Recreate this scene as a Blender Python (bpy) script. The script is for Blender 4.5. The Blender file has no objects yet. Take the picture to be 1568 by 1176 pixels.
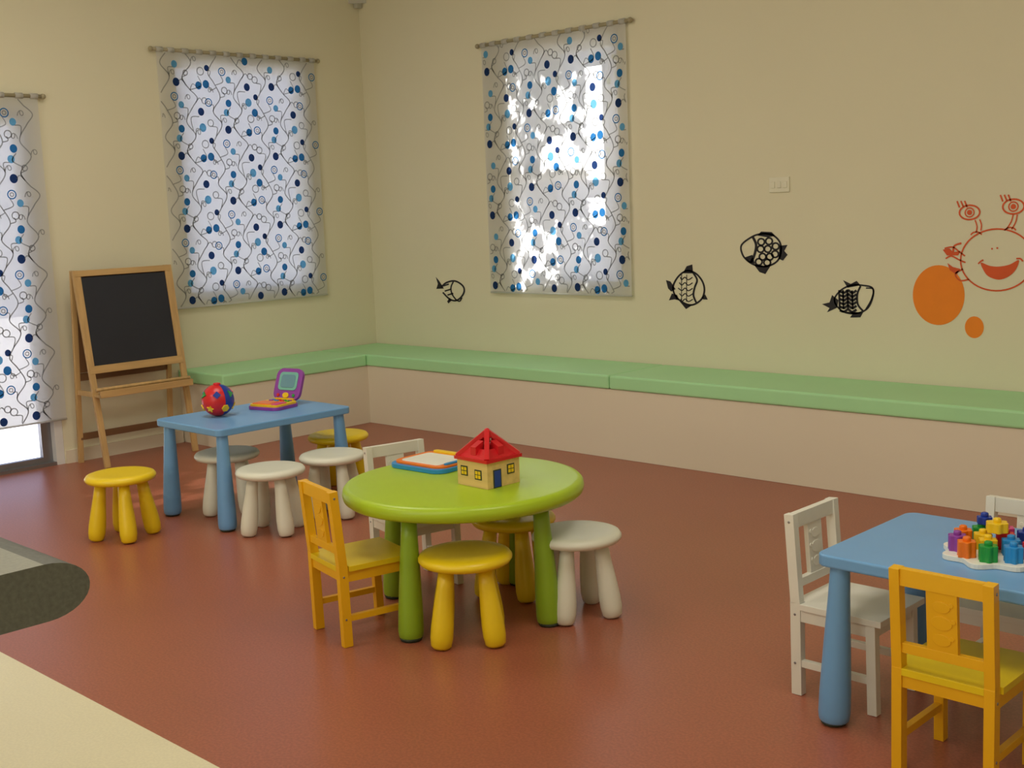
import bpy, bmesh, math, random
from mathutils import Matrix, Vector
R=random.Random(7)
col=bpy.context.scene.collection
# ---------------------------------------------------------------- materials
def s2l(c):
    return tuple(((v/255)/12.92 if v/255<=.04045 else ((v/255+.055)/1.055)**2.4) for v in c)
def mat(name,rgb,rough=.5,var=.04,scale=8,bump=0.,bscale=60,spec=.5,metal=0.,coat=0.):
    m=bpy.data.materials.new(name); m.use_nodes=True; nt=m.node_tree; N=nt.nodes; Lk=nt.links
    b=N['Principled BSDF']; b.inputs['Roughness'].default_value=rough
    b.inputs['Specular IOR Level'].default_value=spec; b.inputs['Metallic'].default_value=metal
    b.inputs['Coat Weight'].default_value=coat
    c=s2l(rgb)
    tc=N.new('ShaderNodeTexCoord'); nz=N.new('ShaderNodeTexNoise'); nz.inputs['Scale'].default_value=scale; nz.inputs['Detail'].default_value=4
    Lk.new(tc.outputs['Object'],nz.inputs['Vector'])
    r=N.new('ShaderNodeValToRGB'); r.color_ramp.elements[0].position=.3; r.color_ramp.elements[1].position=.7
    r.color_ramp.elements[0].color=(*[v*(1-var) for v in c],1); r.color_ramp.elements[1].color=(*[min(1,v*(1+var)) for v in c],1)
    Lk.new(nz.outputs['Fac'],r.inputs['Fac']); Lk.new(r.outputs['Color'],b.inputs['Base Color'])
    if bump>0:
        n2=N.new('ShaderNodeTexNoise'); n2.inputs['Scale'].default_value=bscale; n2.inputs['Detail'].default_value=3
        Lk.new(tc.outputs['Object'],n2.inputs['Vector'])
        bp=N.new('ShaderNodeBump'); bp.inputs['Strength'].default_value=bump; bp.inputs['Distance'].default_value=.01
        Lk.new(n2.outputs['Fac'],bp.inputs['Height']); Lk.new(bp.outputs['Normal'],b.inputs['Normal'])
    return m
def woodmat(name,rgb,axis=2):
    m=mat(name,rgb,.5,.12,3,0); nt=m.node_tree
    mp=nt.nodes.new('ShaderNodeMapping'); s=[40,40,40]; s[axis]=3; mp.inputs['Scale'].default_value=s
    tc=[n for n in nt.nodes if n.type=='TEX_COORD'][0]; nz=[n for n in nt.nodes if n.type=='TEX_NOISE'][0]
    nt.links.new(tc.outputs['Object'],mp.inputs['Vector']); nt.links.new(mp.outputs['Vector'],nz.inputs['Vector']); nz.inputs['Scale'].default_value=1
    return m
M={}
M['wall']=mat('wall_paint',(227,221,194),.85,.012,1.5,.03,90,.2)
M['bench']=mat('bench_body_paint',(227,217,196),.8,.015,1.5,.03,90,.2)
M['ceil']=mat('ceiling_paint',(232,230,220),.9,.01)
M['cush']=mat('green_vinyl_cushion',(174,230,172),.42,.02,3,.03,30)
M['yellow']=mat('yellow_plastic',(240,208,28),.35,.02)
M['ypaint']=mat('yellow_painted_wood',(236,180,20),.38,.03,6)
M['yseat']=mat('yellow_seat_paint',(232,202,24),.35,.03,6)
M['white']=mat('white_plastic',(228,228,213),.4,.02)
M['wpaint']=mat('white_painted_wood',(229,227,216),.4,.02)
M['blue']=mat('blue_plastic',(112,165,218),.35,.02)
M['green']=mat('lime_plastic',(172,202,40),.33,.02)
M['greenleg']=mat('lime_leg_plastic',(140,176,40),.35,.02)
M['foot']=mat('dark_foot_pad',(50,60,45),.7)
M['wood']=woodmat('pine_wood',(198,162,108))
M['woodh']=woodmat('pine_wood_horizontal',(196,160,106),1)
M['board']=mat('blackboard_slate',(34,37,48),.6,.1,3)
M['back']=mat('board_back_brown',(120,85,55),.6,.1,5)
M['alu']=mat('aluminium',(150,150,155),.35,.05,4,metal=.8)
M['frame']=mat('white_window_frame',(225,225,225),.5)
M['black']=mat('black_vinyl_decal',(22,20,30),.6)
M['orange']=mat('orange_vinyl_decal',(242,134,20),.6)
M['redor']=mat('red_orange_vinyl_decal',(215,85,30),.6)
M['rod']=mat('curtain_rod_wood',(165,155,125),.5)
M['switch']=mat('switch_plastic',(230,226,204),.4)
M['slate']=mat('counter_laminate_dark',(90,92,87),.5,.18,160)
M['slatetop']=mat('counter_laminate_top',(142,143,132),.35,.12,160)
M['cbody']=mat('counter_body_paint',(205,195,160),.6)
M['red']=mat('toy_red',(210,30,38),.3);M['tblue']=mat('toy_blue',(28,60,160),.3)
M['tyel']=mat('toy_yellow',(240,200,30),.3);M['purple']=mat('toy_purple',(145,65,165),.35)
M['torange']=mat('toy_orange',(240,120,20),.35);M['tgreen']=mat('toy_green',(30,150,60),.35)
M['tcyan']=mat('toy_cyan',(40,140,210),.35);M['tlt']=mat('toy_screen_green',(120,185,170),.3);M['tscr']=mat('toy_screen_grey_blue',(105,150,165),.3)
M['twhite']=mat('toy_white',(235,235,225),.4);M['housew']=woodmat('toy_birch_wood',(224,190,125),0)
M['pink']=mat('toy_pink',(215,70,140),.35)
M['leaf']=mat('blocker_leaf',(60,90,40),.6,.2);M['bark']=mat('blocker_bark',(80,60,45),.9,.2)
M['grass']=mat('outside_paving',(190,190,190),.9,.08,3)
M['sensor']=mat('sensor_plastic',(190,188,175),.5)
def vinyl(name,rgb,rough,lo,hi,bump):
    m=mat(name,rgb,rough,.05,1.3,bump,40,.5); nt=m.node_tree;N=nt.nodes
    b=N['Principled BSDF']; ramp=[n for n in N if n.type=='VALTORGB'][0]; tc=[n for n in N if n.type=='TEX_COORD'][0]
    n=N.new('ShaderNodeTexNoise'); n.inputs['Scale'].default_value=120; n.inputs['Detail'].default_value=2
    nt.links.new(tc.outputs['Object'],n.inputs['Vector'])
    r=N.new('ShaderNodeValToRGB'); r.color_ramp.elements[0].position=.4; r.color_ramp.elements[1].position=.62
    r.color_ramp.elements[0].color=(lo,lo,lo,1); r.color_ramp.elements[1].color=(hi,hi,hi,1)
    mx=N.new('ShaderNodeMix'); mx.data_type='RGBA'; mx.blend_type='MULTIPLY'; mx.inputs[0].default_value=1
    nt.links.new(n.outputs['Fac'],r.inputs['Fac'])
    nt.links.new(ramp.outputs['Color'],mx.inputs[6]); nt.links.new(r.outputs['Color'],mx.inputs[7]); nt.links.new(mx.outputs[2],b.inputs['Base Color'])
    return m
M['floor']=vinyl('terracotta_vinyl',(164,95,72),.32,.88,1.08,.01)
M['floor2']=vinyl('cream_vinyl',(228,220,188),.4,.96,1.02,0)
# translucent fabric / print
def cloth(name,lo,hi,tl,tp):
    m=bpy.data.materials.new(name); m.use_nodes=True; nt=m.node_tree;N=nt.nodes;N.clear()
    o=N.new('ShaderNodeOutputMaterial'); d=N.new('ShaderNodeBsdfDiffuse'); t=N.new('ShaderNodeBsdfTranslucent'); tr=N.new('ShaderNodeBsdfTransparent')
    tc=N.new('ShaderNodeTexCoord'); w=N.new('ShaderNodeTexNoise'); w.inputs['Scale'].default_value=6
    r=N.new('ShaderNodeValToRGB'); r.color_ramp.elements[0].color=(*lo,1); r.color_ramp.elements[1].color=(*hi,1)
    nt.links.new(tc.outputs['Object'],w.inputs['Vector']); nt.links.new(w.outputs['Fac'],r.inputs['Fac'])
    nt.links.new(r.outputs['Color'],d.inputs['Color']); nt.links.new(r.outputs['Color'],t.inputs['Color'])
    a=N.new('ShaderNodeMixShader'); a.inputs[0].default_value=tl; b=N.new('ShaderNodeMixShader'); b.inputs[0].default_value=tp
    nt.links.new(d.outputs[0],a.inputs[1]); nt.links.new(t.outputs[0],a.inputs[2]); nt.links.new(a.outputs[0],b.inputs[1]); nt.links.new(tr.outputs[0],b.inputs[2]); nt.links.new(b.outputs[0],o.inputs['Surface'])
    return m
M['fabric']=cloth('sheer_blind_fabric',(.78,.78,.76),(.86,.86,.84),.55,.12)
def pr(name,rgb): 
    c=s2l(rgb); M[name]=cloth('print_'+name,c,tuple(min(1,v*1.1) for v in c),.5,0)
pr('stem',(164,166,166));pr('navy',(44,68,118));pr('mid',(55,125,185));pr('sky',(112,180,225))
def glass():
    m=bpy.data.materials.new('window_glass'); m.use_nodes=True; nt=m.node_tree;N=nt.nodes;N.clear()
    o=N.new('ShaderNodeOutputMaterial'); g=N.new('ShaderNodeBsdfGlossy'); g.inputs['Roughness'].default_value=.02; tr=N.new('ShaderNodeBsdfTransparent')
    f=N.new('ShaderNodeFresnel'); a=N.new('ShaderNodeMixShader'); nt.links.new(f.outputs[0],a.inputs[0]); nt.links.new(tr.outputs[0],a.inputs[1]); nt.links.new(g.outputs[0],a.inputs[2]); nt.links.new(a.outputs[0],o.inputs['Surface'])
    return m
M['glass']=glass()
# ---------------------------------------------------------------- mesh builder
class MB:
    def __init__(s): s.bm=bmesh.new(); s.mats=[]; 
    def mi(s,k):
        if k not in s.mats: s.mats.append(k)
        return s.mats.index(k)
    def poly(s,vs,faces,k,smooth=False,T=None):
        bv=[s.bm.verts.new((T@Vector(v)) if T else v) for v in vs]; i=s.mi(k)
        for f in faces:
            try:
                fc=s.bm.faces.new([bv[j] for j in f]); fc.material_index=i; fc.smooth=smooth
            except ValueError: pass
    def box(s,a,b,k,T=None):
        (x0,y0,z0),(x1,y1,z1)=a,b
        v=[(x,y,z) for x in(x0,x1) for y in(y0,y1) for z in(z0,z1)]
        s.poly(v,[(0,1,3,2),(4,6,7,5),(0,4,5,1),(2,3,7,6),(0,2,6,4),(1,5,7,3)],k,False,T)
    def lathe(s,prof,k,T=None,n=32,smooth=True):
        vs=[];F=[]
        for r,z in prof:
            for i in range(n):
                a=2*math.pi*i/n; vs.append((r*math.cos(a),r*math.sin(a),z))
        for j in range(len(prof)-1):
            for i in range(n):
                F.append((j*n+i,j*n+(i+1)%n,(j+1)*n+(i+1)%n,(j+1)*n+i))
        F.append(tuple(range(n))[::-1]); F.append(tuple((len(prof)-1)*n+i for i in range(n)))
        s.poly(vs,F,k,smooth,T)
    def leg(s,p0,p1,prof,k,n=20):
        p0=Vector(p0);p1=Vector(p1);d=p1-p0;L=d.length
        q=d.to_track_quat('Z','Y').to_matrix().to_4x4()
        s.lathe([(r,t*L) for r,t in prof],k,Matrix.Translation(p0)@q,n)
    def cyl(s,p0,p1,r0,r1,k,n=16): s.leg(p0,p1,[(r0,0),(r1,1)],k,n)
    def beam(s,p0,p1,w,d,k,up=(0,0,1)):
        p0=Vector(p0);p1=Vector(p1);z=(p1-p0);L=z.length;z.normalize();u=Vector(up);x=u.cross(z).normalized();y=z.cross(x)
        T=Matrix((x,y,z)).transposed().to_4x4();T.translation=p0
        s.box((-w/2,-d/2,0),(w/2,d/2,L),k,T)
    def prism(s,pts,z0,z1,k,T=None,smooth=False):
        n=len(pts); vs=[(x,y,z0) for x,y in pts]+[(x,y,z1) for x,y in pts]
        F=[tuple(range(n))[::-1],tuple(range(n,2*n))]+[(i,(i+1)%n,n+(i+1)%n,n+i) for i in range(n)]
        s.poly(vs,F,k,smooth,T)
    def sphere(s,c,r,k,n=24,sc=(1,1,1)):
        prof=[(max(1e-4,r*math.sin(math.pi*i/n)),-r*math.cos(math.pi*i/n)) for i in range(n+1)]
        s.lathe(prof,k,Matrix.Translation(c)@Matrix.Diagonal((*sc,1)),n*2 if n<20 else 32)
    def ribbon(s,pts,w,k,T=None,closed=False):
        P=[Vector(p) for p in pts]; n=len(P)
        if n<2: return
        vs=[]
        for i in range(n):
            a=P[(i-1)%n] if (closed or i>0) else P[i]; b=P[(i+1)%n] if (closed or i<n-1) else P[i]
            d=(b-a); 
            if d.length<1e-9: d=Vector((1,0))
            d.normalize(); nn=Vector((-d.y,d.x))*w/2
            vs+= [(P[i].x+nn.x,P[i].y+nn.y,0),(P[i].x-nn.x,P[i].y-nn.y,0)]
        F=[(2*i,2*i+1,2*((i+1)%n)+1,2*((i+1)%n)) for i in range(n if closed else n-1)]
        s.poly(vs,F,k,False,T)
    def disc(s,c,rx,ry,k,T=None,n=28,z=0):
        s.poly([(c[0]+rx*math.cos(2*math.pi*i/n),c[1]+ry*math.sin(2*math.pi*i/n),z) for i in range(n)],[tuple(range(n))],k,False,T)
    def done(s,name,bevel=0,loc=None,rot=0,parent=None,seg=2,angle=35):
        me=bpy.data.meshes.new(name); bmesh.ops.recalc_face_normals(s.bm,faces=s.bm.faces) ; s.bm.to_mesh(me); s.bm.free()
        for k in s.mats: me.materials.append(M[k])
        o=bpy.data.objects.new(name,me); col.objects.link(o)
        if loc: o.location=loc
        o.rotation_euler[2]=rot
        if parent: o.parent=parent
        if bevel:
            m=o.modifiers.new('bevel','BEVEL'); m.width=bevel; m.segments=seg; m.limit_method='ANGLE'; m.angle_limit=math.radians(angle); m.harden_normals=False
        return o
def rrect(x0,y0,x1,y1,r,n=8):
    out=[]
    for cx,cy,a in((x1-r,y1-r,0),(x0+r,y1-r,90),(x0+r,y0+r,180),(x1-r,y0+r,270)):
        for i in range(n+1):
            t=math.radians(a+90*i/n); out.append((cx+r*math.cos(t),cy+r*math.sin(t)))
    return out
def cat(P,n=8,closed=False):
    out=[];m=len(P)
    for i in range(m if closed else m-1):
        g=(lambda j:P[j%m]) if closed else (lambda j:P[max(0,min(m-1,j))])
        a,b,c,d=g(i-1),g(i),g(i+1),g(i+2)
        for k in range(n):
            t=k/n
            out.append(tuple(.5*((2*b[q])+(-a[q]+c[q])*t+(2*a[q]-5*b[q]+4*c[q]-d[q])*t*t+(-a[q]+3*b[q]-3*c[q]+d[q])*t**3) for q in(0,1)))
    if not closed: out.append(tuple(P[-1]))
    return out
# ---------------------------------------------------------------- room shell
RX,RY,RH=8.2,-8.2,3.3
def wall(name,axis,span,openings,t0,t1):
    b=MB(); 
    def bx(a0,a1,z0,z1):
        if a1-a0<1e-4 or z1-z0<1e-4: return
        if axis=='x': b.box((t0,a0,z0),(t1,a1,z1),'wall')
        else: b.box((a0,t0,z0),(a1,t1,z1),'wall')
    cur=span[0]
    for (a0,a1,z0,z1) in sorted(openings):
        bx(cur,a0,0,RH); bx(a0,a1,0,z0); bx(a0,a1,z1,RH); cur=a1
    bx(cur,span[1],0,RH)
    return b.done(name)
W1=(-1.53,-.53,.91,2.44); W2=(1.45,2.35,.91,2.41); D1=(-3.45,-2.47,0,2.12)
wall('wall_left','x',(RY,0),[W1,D1],-.15,0)
wall('wall_back','y',(-.15,RX+.15),[W2],0,.15)
wall('wall_right','x',(RY,0),[],RX,RX+.15)
wall('wall_front','y',(-.15,RX+.15),[],RY-.15,RY)
b=MB();b.box((-.15,RY-.15,RH),(RX+.15,.15,RH+.1),'ceil');b.done('ceiling')
b=MB();b.box((-.15,-4.13,-.1),(RX+.15,.15,0),'floor');b.box((-.15,RY-.15,-.1),(RX+.15,-4.13,0),'floor2');b.done('floor')
b=MB();b.box((-14,-12,-.2),(14,10,-.12),'grass');b.done('ground')
def window(name,x,a0,a1,z0,z1,axis,mid=None):
    b=MB(); f=.045; e=.001
    def bx(p0,p1,q0,q1,d0,d1,k):
        if axis=='y': b.box((p0,d0,q0),(p1,d1,q1),k)
        else: b.box((-d1,p0,q0),(-d0,p1,q1),k)
    bx(a0+e,a0+f,z0+e,z1-e,.06,.12,'frame');bx(a1-f,a1-e,z0+e,z1-e,.06,.12,'frame')
    bx(a0+f,a1-f,z0+e,z0+f,.06,.12,'frame');bx(a0+f,a1-f,z1-f,z1-e,.06,.12,'frame')
    if mid: bx(a0+f,a1-f,mid-.03,mid+.03,.06,.12,'frame')
    bx(a0+f,a1-f,z0+f,z1-f,.088,.092,'glass')
    b.done(name)
window('window_1',0,*W1,'x')
window('window_2',0,*W2,'y',1.62)
b=MB()
y0,y1,z0,z1=D1;y0+=.001;y1-=.001;z1-=.001
b.box((-.13,y1-.05,0),(-.001,y1,z1),'frame');b.box((-.13,y0,0),(-.001,y0+.05,z1),'frame');b.box((-.13,y0+.05,z1-.05),(-.001,y1-.05,z1),'frame')
b.box((-.09,y1-.11,.02),(-.05,y1-.05,z1-.05),'alu');b.box((-.09,y0+.05,.02),(-.05,y0+.11,z1-.05),'alu')
b.box((-.09,y0+.11,.02),(-.05,y1-.11,.05),'alu');b.box((-.09,y0+.11,z1-.11),(-.05,y1-.11,z1-.05),'alu')
b.box((-.072,y0+.11,.05),(-.068,y1-.11,z1-.11),'glass');b.box((-.13,y0+.05,0),(-.001,y1-.05,.02),'alu')
b.done('door_1')
b=MB();b.box((0,-2.465,0),(.015,-1.67,.08),'bench');b.done('baseboard_left')
# ---------------------------------------------------------------- built-in bench
D,HB,CT=.527,.476,.08
b=MB();e=.004
b.prism([(e,-e),(RX-e,-e),(RX-e,-D+.012),(D-.012,-D+.012),(D-.012,-1.66),(e,-1.66)],0.001,HB-CT,'bench')
b.done('bench_seating')
cu=bpy.data.objects.new('bench_cushion',None);col.objects.link(cu)
def cushion(pts,i):
    b=MB();b.prism(pts,HB-CT+.001,HB,'cush');b.done('cushion_%d'%i,.012,parent=cu,seg=3)
g=.002
cushion([(e,-D-g),(D,-D-g),(D,-1.67),(e,-1.67)],1)
sx=[e,2.66,5.00,RX-e]
for i in range(3): cushion([(sx[i]+g,-e),(sx[i+1]-g,-e),(sx[i+1]-g,-D),(sx[i]+g,-D)],2+i)
# ---------------------------------------------------------------- blinds
TW,TH=.36,.46
stA=[(.05,0),(.10,.08),(.04,.16),(.10,.25),(.06,.34),(.02,.40),(.05,.46)]
stB=[(.24,0),(.19,.08),(.26,.17),(.20,.26),(.25,.35),(.29,.41),(.24,.46)]
orn=[('navy',.145,.045,.024),('mid',.305,.03,.023),('ring',.015,.085,.021),('sky',.14,.155,.021),('ring',.325,.12,.024),('mid',.16,.215,.022),
     ('ring2',.01,.215,.024),('sky',.315,.225,.025),('ring',.135,.295,.021),('navy',.31,.325,.023),('sky',.17,.365,.020),('mid',.0,.33,.024),('ring2',.125,.415,.024),('ring',.34,.395,.019),('navy',.013,.432,.018),('ring',.215,.105,.016)]
def pattern(name,w,h,T,parent,ox=0):
    b=MB(); 
    def inside(p): return 0.008<p[0]<w-.008 and .008<p[1]<h-.008
    def rib(pts,wd,k):
        seg=[]
        for p in pts:
            if inside(p): seg.append(p)
            else:
                if len(seg)>1: b.ribbon(seg,wd,k,T)
                seg=[]
        if len(seg)>1: b.ribbon(seg,wd,k,T)
    sA=cat(stA,6);sB=cat(stB,6)
    for i in range(-1,int(w/TW)+2):
        for j in range(-1,int(h/TH)+2):
            X=i*TW+ox;Y=j*TH+(i%2)*TH*.37
            for st in(sA,sB): rib([(X+x,Y+y) for x,y in st],.007,'stem')
            for q,(k,x,y,r) in enumerate(orn):
                c=(X+x,Y+y)
                if not(r+.004<c[0]<w-r-.004 and r+.004<c[1]<h-r-.004): continue
                best=min(((p[0]-x)**2+(p[1]+.06-y)**2,p) for p in sA+sB)[1]
                ex=(best[0]+X,best[1]+Y); mx=(ex[0]+c[0])/2; my=(ex[1]+c[1])/2
                sg=1 if q%2 else -1; dx,dy=c[0]-ex[0],c[1]-ex[1]
                rib(cat([ex,(mx-sg*dy*.35,my+sg*dx*.35),(c[0]-dx*.25,c[1]-dy*.25)],6),.006,'stem')
                if k=='ring' or k=='ring2':
                    kk='stem' if k=='ring' else 'mid'
                    b.ribbon([(c[0]+r*math.cos(t*math.pi/10),c[1]+r*math.sin(t*math.pi/10)) for t in range(20)],.0065,kk,T,True)
                    if k=='ring2': b.ribbon([(c[0]+r*.45*math.cos(t*math.pi/6),c[1]+r*.45*math.sin(t*math.pi/6)) for t in range(12)],.006,'stem',T,True)
                else: b.disc(c,r,r*1.1,k,T,18)
            # spiral tendrils
            for (x,y,s_) in((.10,.09,1),(.19,.27,-1),(.26,.18,1),(.05,.28,-1),(.20,.40,1)):
                rib([(X+x+s_*(.022-.022*math.cos(a*.55)*(1-a/16)),Y+y+.03*math.sin(a*.55)*(1-a/16)+.002*a) for a in range(13)],.0055,'stem')
    return b.done(name,parent=parent)
def blind(name,axis,a0,a1,z0,z1,off=.03,ox=0):
    e=bpy.data.objects.new(name,None);col.objects.link(e)
    w=a1-a0;h=z1-z0
    if axis=='y': T=Matrix(((1,0,0,a0),(0,0,-1,-off),(0,1,0,z0),(0,0,0,1)))
    else: T=Matrix(((0,0,1,off),(1,0,0,a0),(0,1,0,z0),(0,0,0,1)))
    b=MB(); b.poly([(0,0,0),(w,0,0),(w,h,0),(0,h,0)],[(0,1,2,3)],'fabric',False,T); b.done('fabric_panel',parent=e)
    pattern('printed_vines',w,h,T@Matrix.Translation((0,0,.0015)),e,ox)
    b=MB()
    b.cyl(T@Vector((-.035,h,.0)),T@Vector((w+.035,h,.0)),.011,.011,'rod',12)
    for u in(-.035,w+.035): b.sphere(T@Vector((u,h,.0)),.016,'rod',10)
    for u in(.02,w-.02): b.cyl(T@Vector((u,h,-off)),T@Vector((u,h,0)),.008,.008,'rod',10)
    n=int(w/.1)
    for i in range(n+1): 
        u=w*i/n; b.cyl(T@Vector((max(.022,min(w-.022,u))-.022,h,0)),T@Vector((max(.022,min(w-.022,u))+.022,h,0)),.0165,.0165,'fabric',10)
    b.cyl(T@Vector((0,.0,0)),T@Vector((w,.0,0)),.006,.006,'fabric',10)
    b.done('rod_and_loops',parent=e)
blind('window_blind','x',-1.663,-.449,.871,2.49,ox=-.02)
blind('window_blind','y',1.256,2.447,.880,2.475,ox=-.1)
blind('door_blind','x',-3.55,-2.451,.277,2.171,ox=.05)
# ---------------------------------------------------------------- furniture
def stool(x,y,k,rot):
    b=MB()
    p=[(.02,.262),(.10,.262),(.135,.263),(.150,.268),(.157,.278),(.157,.286),(.150,.296),(.135,.301),(.11,.301),(.06,.299),(.001,.298)]
    b.lathe([(1e-4,.262)]+p,k,n=40)
    prof=[(.012,0),(.026,.008),(.034,.04),(.038,.14),(.038,.28),(.034,.5),(.028,.75),(.024,1)]
    for i in range(4):
        a=math.pi/4+i*math.pi/2
        b.leg((.128*math.cos(a),.128*math.sin(a),.0),(.088*math.cos(a),.088*math.sin(a),.268),prof,k)
    b.done('childrens_stool',loc=(x,y,.001),rot=rot)
stool(1.904,-3.107,'yellow',.42)
stool(1.884,-2.53,'white',.9)
stool(2.395,-2.631,'white',.62)
stool(2.375,-2.264,'white',.6)
stool(1.981,-1.92,'yellow',.5)
stool(4.112,-3.052,'yellow',.80)
stool(4.24,-2.635,'white',-.46)
stool(3.90,-2.60,'yellow',.3)
TLEG=[(.036,0),(.041,.02),(.043,.06),(.042,.2),(.036,.5),(.029,.8),(.026,1)]
def rect_table(x,y,w,d,k):
    b=MB(); b.prism(rrect(-w/2,-d/2,w/2,d/2,.035),.446,.48,k)
    for sx_ in(-1,1):
        for sy_ in(-1,1):
            b.leg((sx_*(w/2-.038),sy_*(d/2-.038),.006),(sx_*(w/2-.05),sy_*(d/2-.05),.447),TLEG,k)
            b.cyl((sx_*(w/2-.038),sy_*(d/2-.038),0),(sx_*(w/2-.038),sy_*(d/2-.038),.012),.034,.037,'foot')
    b.done('childrens_table',.008,loc=(x,y,.001),seg=3,angle=50)
rect_table(1.965,-2.410,.56,.77,'blue')
rect_table(5.725,-2.655,.77,.55,'blue')
b=MB()
b.lathe([(1e-4,.425),(.38,.425),(.412,.427),(.423,.436),(.427,.452),(.424,.468),(.416,.477),(.40,.48),(1e-4,.48)],'green',n=96)
for i in range(4):
    a=math.radians(-79+90*i); c,s_=math.cos(a),math.sin(a)
    b.leg((.338*c,.338*s_,.006),(.318*c,.318*s_,.427),TLEG,'greenleg');b.cyl((.338*c,.338*s_,0),(.338*c,.338*s_,.012),.036,.04,'foot')
b.done('round_childrens_table',loc=(3.903,-2.849,.001))
def chair(x,y,rot,k,ks):
    b=MB(); W=.255; t=.026; SH=.275; Dp=.27
    for s_ in(-1,1):
        xx=s_*(W/2-t/2)
        b.beam((xx,.02,0),(xx,.016,SH),t,.032,k,(0,1,0)); b.beam((xx,.016,SH-.002),(xx,-.004,.53),t,.030,k,(0,1,0))
        b.beam((xx,Dp-.015,0),(xx,Dp-.022,SH-.018),t,.028,k,(0,1,0))
        b.box((xx-.009,.03,.085),(xx+.009,Dp-.03,.105),k)
        b.box((xx-.009,.03,SH-.055),(xx+.009,Dp-.03,SH-.018),k)
        for z in(.095,SH-.035,.508): # screw heads
            b.cyl((xx+s_*t/2,.016-(z>.4)*.018,z),(xx+s_*(t/2+.0015),.016-(z>.4)*.018,z),.004,.004,'alu',10)
    b.box((-W/2+t,Dp-.032,SH-.055),(W/2-t,Dp-.012,SH-.018),k); b.box((-W/2+t,.006,SH-.05),(W/2-t,.028,SH-.018),k)
    b.box((-W/2+t,-.012,.487),(W/2-t,.008,.53),k)
    b.box((-W/2+t,.002,.315),(W/2-t,.020,.34),k)
    T=Matrix.Translation((0,.010,.335))@Matrix.Rotation(math.radians(4.5),4,'X')
    b.box((-.038,-.007,0),(.038,.007,.155),k,T)
    for zc,r2 in((.118,.018),(.078,.022),(.035,.019)):
        for sy in(-1,1):
            T2=T@Matrix.Translation((0,sy*.007,zc))@Matrix.Rotation(math.pi/2,4,'X')
            b.prism([(r2*1.2*math.cos(q*math.pi/8),r2*.8*math.sin(q*math.pi/8)) for q in range(16)],-.0025,.0025,k,T2)
            b.prism([(r2*1.3+.006*math.cos(q*math.pi/5),.008+.006*math.sin(q*math.pi/5)) for q in range(10)],-.0025,.0025,k,T2)
    b.prism([(-W/2-.006,.035),(W/2+.006,.035),(W/2+.006,Dp+.012),(-W/2-.006,Dp+.012)],SH-.018,SH,ks)
    b.prism([(-W/2+t,.0),(W/2-t,.0),(W/2-t,.036),(-W/2+t,.036)],SH-.018,SH,ks)
    return b.done('childrens_chair',.004,loc=(x,y,.001),rot=rot)
chair(3.730,-3.350,math.radians(-13),'ypaint','yseat')
chair(3.375,-2.715,math.radians(-90-12),'wpaint','wpaint')
chair(5.18,-2.66,math.radians(-90),'wpaint','wpaint')
chair(5.754,-3.060,0,'ypaint','yseat')
chair(5.655,-2.262,math.radians(180),'wpaint','wpaint')
# ---------------------------------------------------------------- easel
b=MB()
ya,yb=-2.40,-1.79; top=1.16
for y in(ya,yb):
    b.beam((.35,y+(.02 if y==ya else 0),0),(.19,y,top),.035,.022,'wood',(1,0,0))
    b.beam((.06,y,0),(.165,y,top),.03,.022,'wood',(1,0,0))
def fx(z): return .35-.16*z/top
def fr(z0,z1,dx,th,k,yy0=ya,yy1=yb):
    b.poly([(fx(z0)+dx,yy0,z0),(fx(z0)+dx,yy1,z0),(fx(z1)+dx,yy1,z1),(fx(z1)+dx,yy0,z1),(fx(z0)+dx-th,yy0,z0),(fx(z0)+dx-th,yy1,z0),(fx(z1)+dx-th,yy1,z1),(fx(z1)+dx-th,yy0,z1)],[(0,1,2,3),(7,6,5,4),(0,4,5,1),(1,5,6,2),(2,6,7,3),(3,7,4,0)],k)
fr(.60,1.12,.004,.01,'board',ya+.018,yb-.018)
fr(1.125,1.16,.014,.028,'woodh',ya-.005,yb+.005)
fr(.555,.60,.014,.028,'woodh',ya+.0,yb)
fr(.60,1.125,.012,.02,'wood',ya,ya+.030);fr(.60,1.125,.012,.02,'wood',yb-.030,yb)
b.box((fx(.44)-.01,ya,.42),(fx(.44)+.09,yb,.435),'woodh');b.box((fx(.44)+.08,ya,.42),(fx(.44)+.095,yb,.46),'woodh')
b.cyl((fx(.44)+.05,ya-.005,.465),(fx(.44)+.05,yb+.005,.465),.011,.011,'wood')
def rx(z): return .06+.105*z/top
b.poly([(rx(z)+d,y,z) for d in(0,.008) for z in(.55,1.13) for y in(ya+.01,yb-.01)],[(0,1,3,2),(4,6,7,5),(0,4,5,1),(2,3,7,6),(0,2,6,4),(1,5,7,3)],'back')
b.box((.09,ya,.5),(.11,yb,.545),'back');b.box((.07,ya,.14),(.085,yb,.18),'back')
for y in(ya,yb): b.box((.09,y-.009,.42),(.30,y+.009,.45),'wood')
b.done('chalkboard_easel',.002)
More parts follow.
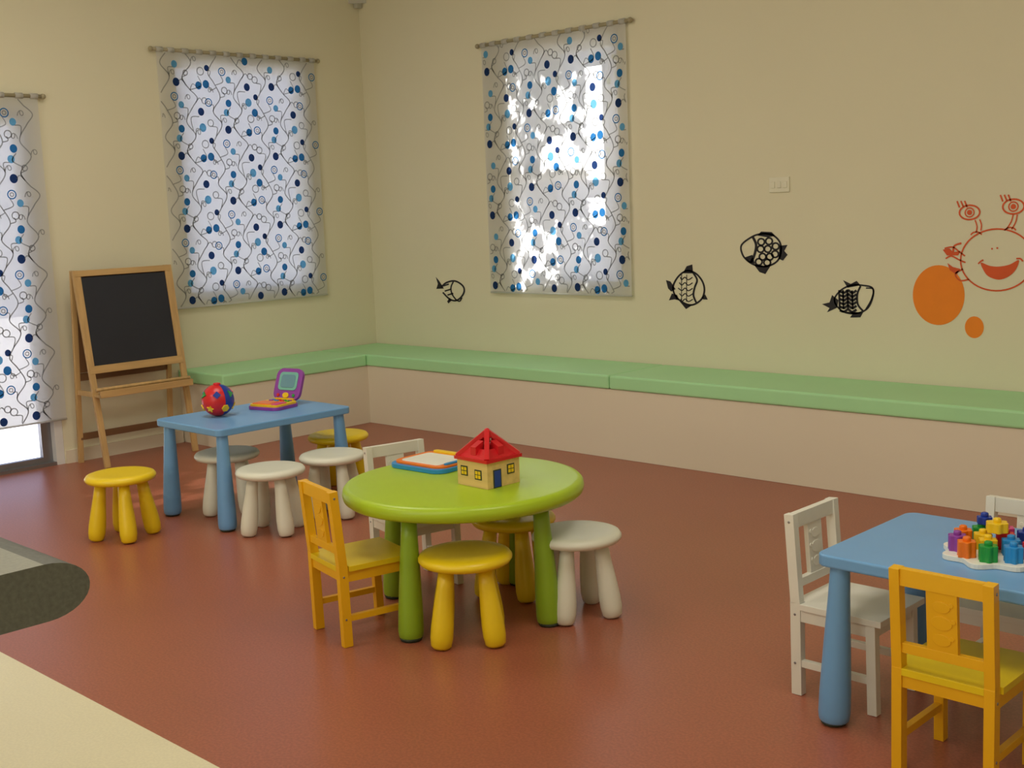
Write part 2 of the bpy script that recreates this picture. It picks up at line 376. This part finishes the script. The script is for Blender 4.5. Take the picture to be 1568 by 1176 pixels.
# ---------------------------------------------------------------- toys
ZT=.4815
b=MB();c=Vector((0,0,.078))
n1,n2=24,16
vs=[]
for j in range(n2+1):
    for i in range(n1):
        a=2*math.pi*i/n1;t=math.pi*j/n2; vs.append((.078*math.sin(t)*math.cos(a)+1e-5*i,.078*math.sin(t)*math.sin(a),.078-.078*math.cos(t)))
fr_={'red':[],'tblue':[]}
for j in range(n2):
    for i in range(n1):
        k='red' if (i<12) else 'tblue'
        fr_[k].append((j*n1+i,j*n1+(i+1)%n1,(j+1)*n1+(i+1)%n1,(j+1)*n1+i))
for k in fr_: b.poly(vs,fr_[k],k,True)
def on_ball(az,el,r,k,ns):
    d=Vector((math.cos(el)*math.cos(az),math.cos(el)*math.sin(az),math.sin(el)))
    T=Matrix.Translation(c+d*.0775)@d.to_track_quat('Z','Y').to_matrix().to_4x4()
    pts=[(r*(1 if q%2==0 or ns<8 else .5)*math.cos(2*math.pi*q/ns),r*(1 if q%2==0 or ns<8 else .5)*math.sin(2*math.pi*q/ns)) for q in range(ns)]
    b.prism(pts,-.003,.004,k,T)
q=0
for az in range(0,360,60):
    for el in(-25,25,): 
        on_ball(math.radians(az+(30 if el>0 else 0)),math.radians(el),.019,['tyel','tblue' if az<180 else 'red','tyel','tgreen'][q%4],[10,4,6,3][q%4]); q+=1
b.lathe([(.018,.152),(.018,.160),(.008,.163)],'red',n=16)
b.done('shape_sorter_ball',loc=(1.895,-2.565,ZT),rot=math.radians(175))
b=MB()
b.prism(rrect(-.10,-.18,.10,.0,.035),0,.016,'purple');b.prism(rrect(-.094,-.174,.094,-.006,.03),.015,.026,'tyel')
b.prism(rrect(-.08,-.16,.03,-.07,.01),.025,.030,'torange');b.prism(rrect(.04,-.16,.082,-.075,.012),.025,.030,'pink')
for i in range(4):
    for j in range(2): b.prism(rrect(-.065+i*.035,-.05+j*.018,-.04+i*.035,-.037+j*.018,.004),.025,.031,['purple','tcyan','red','tgreen'][(i+j)%4])
b.box((-.06,-.01,.01),(.06,.01,.035),'tyel')
T=Matrix.Translation((0,0,.025))@Matrix.Rotation(math.radians(68),4,'X')
b.prism(rrect(-.085,.0,.085,.165,.04),-.018,.0,'purple',T);b.prism(rrect(-.06,.05,.06,.145,.02),-.001,.004,'tlt',T);b.prism(rrect(-.045,.063,.045,.132,.015),.003,.006,'tscr',T)
b.prism([(.020*math.cos(q*math.pi/8),.024+.014*math.sin(q*math.pi/8)) for q in range(16)],0,.006,'tyel',T);b.prism([(-.05+.009*math.cos(q*math.pi/6),.024+.009*math.sin(q*math.pi/6)) for q in range(12)],0,.005,'red',T)
b.prism([(.05+.009*math.cos(q*math.pi/6),.024+.009*math.sin(q*math.pi/6)) for q in range(12)],0,.005,'tgreen',T)
b.done('toy_laptop',.003,loc=(1.90,-2.18,ZT),rot=math.radians(14))
b=MB();w=.08;h=.095
b.box((-w,-w,0),(w,w,h),'housew')
def win(T,x,z,s,k='tyel'):
    b.box((x-s,-.002,z-s),(x+s,0.0005,z+s),'foot',T);b.box((x-s*.75,-.003,z-s*.75),(x-s*.08,0,z-s*.08),k,T);b.box((x+s*.08,-.003,z-s*.75),(x+s*.75,0,z-s*.08),k,T)
    b.box((x-s*.75,-.003,z+s*.08),(x-s*.08,0,z+s*.75),k,T);b.box((x+s*.08,-.003,z+s*.08),(x+s*.75,0,z+s*.75),k,T)
TF=Matrix.Translation((0,-w,0));TR=Matrix.Rotation(math.pi/2,4,'Z')@Matrix.Translation((0,-w,0))
win(TF,-.042,.055,.018);win(TF,.032,.048,.018)
b.box((-.052,-.003,0),(-.014,0.0005,.066),'foot',TR);b.box((-.048,-.0035,.003),(-.018,0,.062),'tblue',TR);win(TR,.035,.058,.018)
rz=h
b.box((-w-.008,-w-.008,rz),(w+.008,w+.008,rz+.012),'red')
ap=Vector((0,0,rz+.098))
cs=[Vector((sx_*(w),sy_*(w),rz+.01)) for sx_,sy_ in((-1,-1),(1,-1),(1,1),(-1,1))]
for q in range(4):
    b.beam(cs[q],ap,.018,.018,'red')
    a,bq=cs[q],cs[(q+1)%4]; m1=(a+bq)/2
    lo=.36; A=a+(ap-a)*lo;B=bq+(ap-bq)*lo; hi=.76; A2=a+(ap-a)*hi;B2=bq+(ap-bq)*hi
    nrm=(bq-a).cross(ap-a).normalized()*.006
    for P4 in((a,bq,B,A),(A2,B2,ap+Vector((.001,.001,0)),ap)):
        b.poly(list(P4)+[v-nrm for v in P4],[(0,1,2,3),(7,6,5,4),(0,4,5,1),(1,5,6,2),(2,6,7,3),(3,7,4,0)],'red')
    d=(m1-Vector((0,0,m1.z)))*.62
    T=Matrix.Translation((d.x,d.y,rz+.02))@Matrix.Rotation(math.atan2(d.y,d.x),4,'Z')
    b.prism([(-.018,0),(.022,0),(.022,.030),(-.018,.048)],-.014,.014,'red',T@Matrix(((1,0,0,0),(0,0,1,0),(0,1,0,0),(0,0,0,1))))
b.lathe([(.026,rz+.012),(.026,rz+.05),(.010,rz+.055)],'red',n=6)
b.sphere((0,0,rz+.098),.011,'red',10)
b.done('toy_house',.0012,loc=(4.022,-2.838,ZT),rot=math.radians(-2)).scale=(.95,.95,.95)
b=MB()
b.prism(rrect(-.14,-.105,.14,.135,.05),0,.016,'tcyan');b.prism(rrect(-.130,-.088,.130,.130,.045),.015,.024,'torange');b.prism(rrect(-.10,-.072,.10,.085,.02),.023,.027,'twhite')
b.prism(rrect(-.09,.095,.03,.118,.006),.023,.034,'tyel');b.prism(rrect(.105,-.05,.122,.05,.008),.023,.030,'tcyan')
b.cyl((.05,.106,.037),(.11,.106,.037),.005,.005,'red')
b.done('toy_drawing_board',.003,loc=(3.645,-2.76,ZT),rot=math.radians(3))
b=MB()
pts=[]
for i in range(96):
    a=2*math.pi*i/96; r=.128+.012*math.cos(8*a); pts.append((r*math.cos(a),r*math.sin(a)))
b.prism(pts,0,.014,'twhite')
ks=['purple','torange','tgreen','tcyan','red','tyel','tblue','pink','tgreen','torange']
def cup(x,y,z,k,r=.024,h=.042):
    T=Matrix.Translation((x,y,z)); n=40
    P=[((r+.003*math.cos(6*2*math.pi*i/n))*math.cos(2*math.pi*i/n),(r+.003*math.cos(6*2*math.pi*i/n))*math.sin(2*math.pi*i/n)) for i in range(n)]
    b.prism(P,0,h,k,T); b.lathe([(.010,h-.001),(.010,h+.009),(.007,h+.011)],k,T,16)
for i in range(10):
    a=math.radians(-152+i*36); cup(.096*math.cos(a),.096*math.sin(a),.013,ks[i],.022)
for i in range(4):
    a=math.radians(-100+i*90); cup(.04*math.cos(a),.04*math.sin(a),.013,['tyel','tcyan','red','tyel'][i],.022)
cup(.0,.0,.066,'tyel',.026,.026)
cup(-.06,.065,.064,'tblue',.018,.02);cup(.075,.045,.064,'torange',.02,.024)
b.done('flower_stacking_toy',.002,loc=(5.728,-2.685,ZT))
# ---------------------------------------------------------------- counter
b=MB()
def pill(y0,yn,zt,th,nose):
    P=[(y0,zt-th)]
    for i in range(17):
        t=-math.pi/2+math.pi*i/16; P.append((yn+nose*math.cos(t),zt-th/2+th/2*math.sin(t)))
    P.append((y0,zt)); return P
P=pill(-5.95,-5.075,1.0,.074,.058)
T=Matrix(((0,0,1,0),(1,0,0,0),(0,1,0,0),(0,0,0,1)))
n=len(P)
vs=[(4.2,y,z) for y,z in P]+[(5.5,y,z) for y,z in P]
b.poly(vs,[tuple(range(n))[::-1],tuple(range(n,2*n))],'slate')
sf=[(i,(i+1)%n,n+(i+1)%n,n+i) for i in range(n)]
b.poly(vs,[f for f in sf if f[0]!=n-2],'slate',False)
b.poly(vs,[f for f in sf if f[0]==n-2],'slatetop',False)
b.box((4.3,-5.85,0),(5.28,-5.22,.927),'cbody')
b.done('reception_counter')
# ---------------------------------------------------------------- wall bits
b=MB();b.box((3.385,-.008,1.455),(3.508,0,1.535),'switch')
for x in(3.41,3.447,3.484): b.box((x-.011,-.012,1.478),(x+.011,-.008,1.512),'switch')
b.done('light_switch',.002)
b=MB();b.prism([(.0,0),(.09,0),(0,-.09)],2.91,3.03,'sensor');b.box((.01,-.05,2.88),(.05,-.01,2.911),'sensor');b.done('motion_sensor')
def decal(name,u0,v0,X0,Z0,sx,sz,draw):
    b=MB(); T=Matrix(((sx,0,0,X0-u0*sx),(0,0,-1,-.0015),(0,-sz,0,Z0+v0*sz),(0,0,0,1)))
    draw(b,T); return b.done(name)
def ell(cx,cy,rx,ry,a0=0,a1=360,n=28,rot=0):
    c,s_=math.cos(math.radians(rot)),math.sin(math.radians(rot)); o=[]
    for i in range(n+1):
        t=math.radians(a0+(a1-a0)*i/n); x,y=rx*math.cos(t),ry*math.sin(t); o.append((cx+x*c-y*s_,cy+x*s_+y*c))
    return o
def fp(b,T,pts,k): b.poly([(x,y,0) for x,y in pts],[tuple(range(len(pts)))],k,False,T)
def fish1(b,T):
    k='black'
    b.ribbon(cat([(676,440),(684,433),(697,430),(708,436),(711,444),(707,453),(698,460),(688,458),(678,448)],6),2.6,k,T)
    b.ribbon(cat([(695,431),(691,440),(692,450),(698,459)],6),2.2,k,T)
    b.ribbon(cat([(697,458),(703,461),(707,455)],5),2,k,T)
    fp(b,T,[(668,424),(673,430),(680,442),(668,443),(671,435)],k)
    fp(b,T,[(684,462),(688,456),(692,459),(686,465)],k)
    for q in((682,438),(684,446),(688,452)): b.ribbon([(q[0]-3,q[1]),(q[0]+6,q[1]-3)],2.2,k,T)
def fish2(b,T):
    k='black'
    body=cat([(1030,440),(1038,424),(1052,414),(1066,418),(1076,430),(1079,444),(1074,458),(1060,467),(1046,464),(1034,454)],6,True)
    b.ribbon(body,2.8,k,T,True)
    b.ribbon(cat([(1062,417),(1068,428),(1064,440),(1062,452),(1066,463)],6),3,k,T)
    fp(b,T,[(1046,418),(1052,407),(1061,404),(1062,418)],k)
    fp(b,T,[(1019,429),(1026,431),(1034,443),(1027,447),(1022,442)],k);fp(b,T,[(1023,461),(1028,450),(1036,452),(1040,461),(1032,459)],k)
    fp(b,T,[(1040,462),(1052,467),(1062,466),(1050,474)],k);fp(b,T,[(1074,455),(1080,450),(1084,458),(1077,458)],k)
    for r in range(5):
        y=424+r*8.5
        b.ribbon(cat([(1038+abs(2-r)*2,y),(1044,y+4),(1049,y),(1054,y+4),(1061,y)],4),1.6,k,T)
    for x in(1044,1052): b.ribbon([(x,420),(x-1,462)],1.2,k,T)
def fish3(b,T):
    k='black'
    b.ribbon(cat([(1135,375),(1148,364),(1163,358),(1182,359),(1194,370),(1196,386),(1190,400),(1174,408),(1156,406),(1143,398),(1136,388)],6,True),2.8,k,T,True)
    b.ribbon(cat([(1153,362),(1158,374),(1156,388),(1150,402)],6),4,k,T)
    fp(b,T,[(1160,360),(1166,354),(1182,355),(1188,361),(1176,363)],k)
    fp(b,T,[(1194,376),(1206,375),(1201,384),(1206,390),(1199,399),(1192,396)],k)
    fp(b,T,[(1154,405),(1170,407),(1182,404),(1172,420),(1163,417)],k)
    fp(b,T,[(1140,394),(1152,390),(1156,404),(1146,402)],k)
    for i,(x,y) in enumerate([(1166,370),(1178,369),(1188,377),(1165,381),(1176,381),(1187,389),(1168,393),(1179,393),(1162,401),(1175,402)]):
        b.ribbon(ell(x,y,5.2,5.2,n=12)[:-1],2.8,k,T,True)
def fish4(b,T):
    k='black'
    b.ribbon(cat([(1278,458),(1288,444),(1304,436),(1322,436),(1336,440),(1336,455),(1328,472),(1312,480),(1294,479),(1282,470)],6,True),2.6,k,T,True)
    b.ribbon(cat([(1318,437),(1313,450),(1314,466),(1322,476)],6),3,k,T);b.ribbon(cat([(1326,440),(1337,442),(1334,458),(1326,473)],6),2,k,T)
    fp(b,T,[(1291,428),(1303,434),(1312,429),(1318,436),(1298,440)],k)
    fp(b,T,[(1258,467),(1270,464),(1274,452),(1284,460),(1282,472),(1266,480),(1270,473)],k)
    fp(b,T,[(1288,478),(1306,481),(1302,487),(1318,486),(1322,478),(1306,478)],k)
    for r in range(6):
        y=444+r*6
        b.ribbon(cat([(1286,y+2),(1293,y+4),(1299,y),(1305,y+4),(1312,y)],4),3.8,k,T)
    for x in(1285,1291,1298,1305): b.ribbon([(x,444),(x+1,474)],3.0,k,T)
def crab(b,T):
    k='redor'
    b.ribbon(ell(1526,398,56,47,n=48)[:-1],2.4,k,T,True)
    for ex,ey in((1483,325),(1550,318)):
        b.ribbon(ell(ex,ey,16,11,n=24)[:-1],2.6,k,T,True);b.ribbon(ell(ex,ey,7,7,n=16)[:-1],2,k,T,True);b.disc((ex,ey),4,4,k,T,z=0)
        for q in(-1,0,1): b.ribbon([(ex-10+q*6,ey-9+abs(q)),(ex-14+q*6,ey-18)],2.4,k,T)
    for q in((1492,337,1494,356),(1499,336,1501,353),(1550,330,1540,352),(1556,330,1548,352)): b.ribbon(cat([(q[0],q[1]),((q[0]+q[2])/2+2,(q[1]+q[3])/2),(q[2],q[3])],4),2,k,T)
    for (x,y) in((1494,362),(1546,356)): b.ribbon(ell(x,y,9,7,200,340,10),2.2,k,T)
    b.disc((1519,381),1.5,1.5,k,T,10);b.disc((1527,380),1.5,1.5,k,T,10)
    fp(b,T,cat([(1502,402),(1516,407),(1530,408),(1546,405),(1560,398),(1556,412),(1545,423),(1530,428),(1514,423),(1506,413)],4,True),k)
    b.ribbon(cat([(1498,404),(1502,400),(1506,398)],4),2.4,k,T);b.ribbon(cat([(1556,396),(1562,396),(1566,400)],4),2.4,k,T)
    for s_,cx in((1,0),(-1,3052)):
        g_=lambda x: x if s_==1 else cx-x
        b.ribbon(cat([(g_(1477),392),(g_(1466),384),(g_(1457),378),(g_(1444,),380)],5),2.4,k,T)
        b.ribbon(cat([(g_(1478),402),(g_(1468),398),(g_(1455),392),(g_(1446),396)],5),2.4,k,T)
        fp(b,T,[(g_(x),y) for x,y in((1441,382),(1452,380),(1458,386),(1470,384),(1466,391),(1448,391))],k)
        b.ribbon(cat([(g_(1471),372),(g_(1460),376),(g_(1458),386)],5),3,k,T)
        b.ribbon(cat([(g_(1474),412),(g_(1462),420),(g_(1470),430),(g_(1484),428)],5),2.4,k,T)
        fp(b,T,[(g_(x),y) for x,y in((1449,403),(1458,409),(1470,412),(1464,421),(1453,414))],k)
def circ(cx,cy,rx,ry):
    return lambda b,T: b.disc((cx,cy),rx,ry,'orange',T,48)
decal('fish_wall_decal',690,443,.831,.888,.0066,.0045,fish1)
decal('fish_wall_decal',1050,438,2.820,.942,.0045,.0037,fish2)
decal('fish_wall_decal',1169,387,3.341,1.132,.0041,.0035,fish3)
decal('fish_wall_decal',1300,455,3.853,.901,.0037,.0033,fish4)
decal('orange_circle_wall_decal',1437,452,4.335,.922,.0033,.0032,circ(1437,452,40,46))
decal('orange_circle_wall_decal',1492,501,4.517,.771,.0032,.0032,circ(1492,501,14.5,16.5))
o=decal('crab_wall_decal',1515,397,4.584,1.098,.0031,.0031,crab); o.location.y=-.001
# ---------------------------------------------------------------- unseen foliage added outside the back window, leaves placed to shape the sun patches
sd=Vector((.30,1.0,.80)).normalized()
b=MB()
def lit(x,z):
    if x>2.13 and z>1.32: return True
    if 1.90<x<2.04 and 1.95<z<2.18: return True
    if 1.74<x<2.13 and 1.66<z<1.84+.06*math.sin(x*14): return True
    if 1.50<x<1.88 and .98<z<1.36+.05*math.sin(x*17): return math.sin(x*31+2)*math.sin(z*27)>-.25
    if x<1.60: return math.sin(x*40)*math.sin(z*23+1)>.0
    if z>1.84: return math.sin(x*26+z*5)*math.sin(z*29)>.5
    return False
for i in range(6500):
    x=R.uniform(1.38,2.42);z=R.uniform(.86,2.46)
    if lit(x,z): continue
    p=Vector((x,0,z))+sd*R.uniform(1.0,2.4)
    T=Matrix.Translation(p)@Matrix.Rotation(R.uniform(0,6.3),4,'Z')@Matrix.Rotation(R.uniform(-1.2,1.2),4,'X')
    s_=R.uniform(.028,.042)
    b.poly([(0,-s_,0),(s_*.5,-s_*.2,0),(s_*.4,s_*.5,0),(0,s_,0),(-s_*.4,s_*.5,0),(-s_*.5,-s_*.2,0)],[(0,1,2,3,4,5)],'leaf',False,T)
b.cyl((1.1,2.4,-.13),(1.2,2.1,2.0),.10,.06,'bark');
for q in((1.8,1.3,2.2),(1.9,1.8,3.1),(1.6,1.5,3.2),(1.7,1.1,1.8)): b.cyl((1.2,2.1,1.9),q,.035,.012,'bark',8)
b.done('sun_blocker_foliage')
# ---------------------------------------------------------------- lights
def area(name,loc,rot,sx_,sy_,p,c):
    l=bpy.data.lights.new(name,'AREA'); l.shape='RECTANGLE'; l.size=sx_; l.size_y=sy_; l.energy=p; l.color=c
    o=bpy.data.objects.new(name,l);col.objects.link(o);o.location=loc;o.rotation_euler=rot;return o
for i,(x,y) in enumerate(((2.2,-3.0),(5.6,-3.2),(2.2,-6.2),(5.8,-6.4))):
    area('ceiling_fill_light',(x,y,RH-.04),(0,0,0),1.2,1.2,28 if x<3 else 25,(1,.94,.82))  # added soft fill just under the ceiling, no fixtures known there
area('rear_fill_light',(5.0,RY+.05,1.9),(math.radians(-90),0,math.radians(180)),3.5,1.8,50,(1,.96,.92))  # added fill behind the camera, the front wall has no window
s=bpy.data.lights.new('sun','SUN'); s.energy=28; s.angle=math.radians(.5); s.color=(1,.97,.94)
so=bpy.data.objects.new('sun',s);col.objects.link(so);so.rotation_euler=sd.to_track_quat('Z','Y').to_euler();so.location=(4,6,6)
w=bpy.data.worlds.new('sky');bpy.context.scene.world=w;w.use_nodes=True;nt=w.node_tree;bg=nt.nodes['Background']
tc=nt.nodes.new('ShaderNodeTexCoord');sp=nt.nodes.new('ShaderNodeSeparateXYZ');r=nt.nodes.new('ShaderNodeValToRGB')
nt.links.new(tc.outputs['Generated'],sp.inputs[0]);nt.links.new(sp.outputs['Z'],r.inputs['Fac']);nt.links.new(r.outputs['Color'],bg.inputs['Color'])
r.color_ramp.elements[0].color=(.62,.71,1,1);r.color_ramp.elements[1].color=(.42,.57,1,1);bg.inputs['Strength'].default_value=1.3
# ---------------------------------------------------------------- camera
yaw,pit,rol=.7719,.1435,-.0384
fw=Vector((-math.sin(yaw)*math.cos(pit),math.cos(yaw)*math.cos(pit),-math.sin(pit)))
r0=Vector((math.cos(yaw),math.sin(yaw),0));u0=r0.cross(fw)
rr=r0*math.cos(rol)+u0*math.sin(rol);uu=-r0*math.sin(rol)+u0*math.cos(rol)
cd=bpy.data.cameras.new('camera');co=bpy.data.objects.new('camera',cd);col.objects.link(co)
Mx=Matrix((rr,uu,-fw)).transposed().to_4x4();Mx.translation=(6.9461,-5.7090,1.4169);co.matrix_world=Mx
cd.lens=36*1845.24/1568;cd.sensor_width=36;cd.clip_start=.05
bpy.context.scene.camera=co
bpy.context.scene.view_settings.view_transform='Standard'
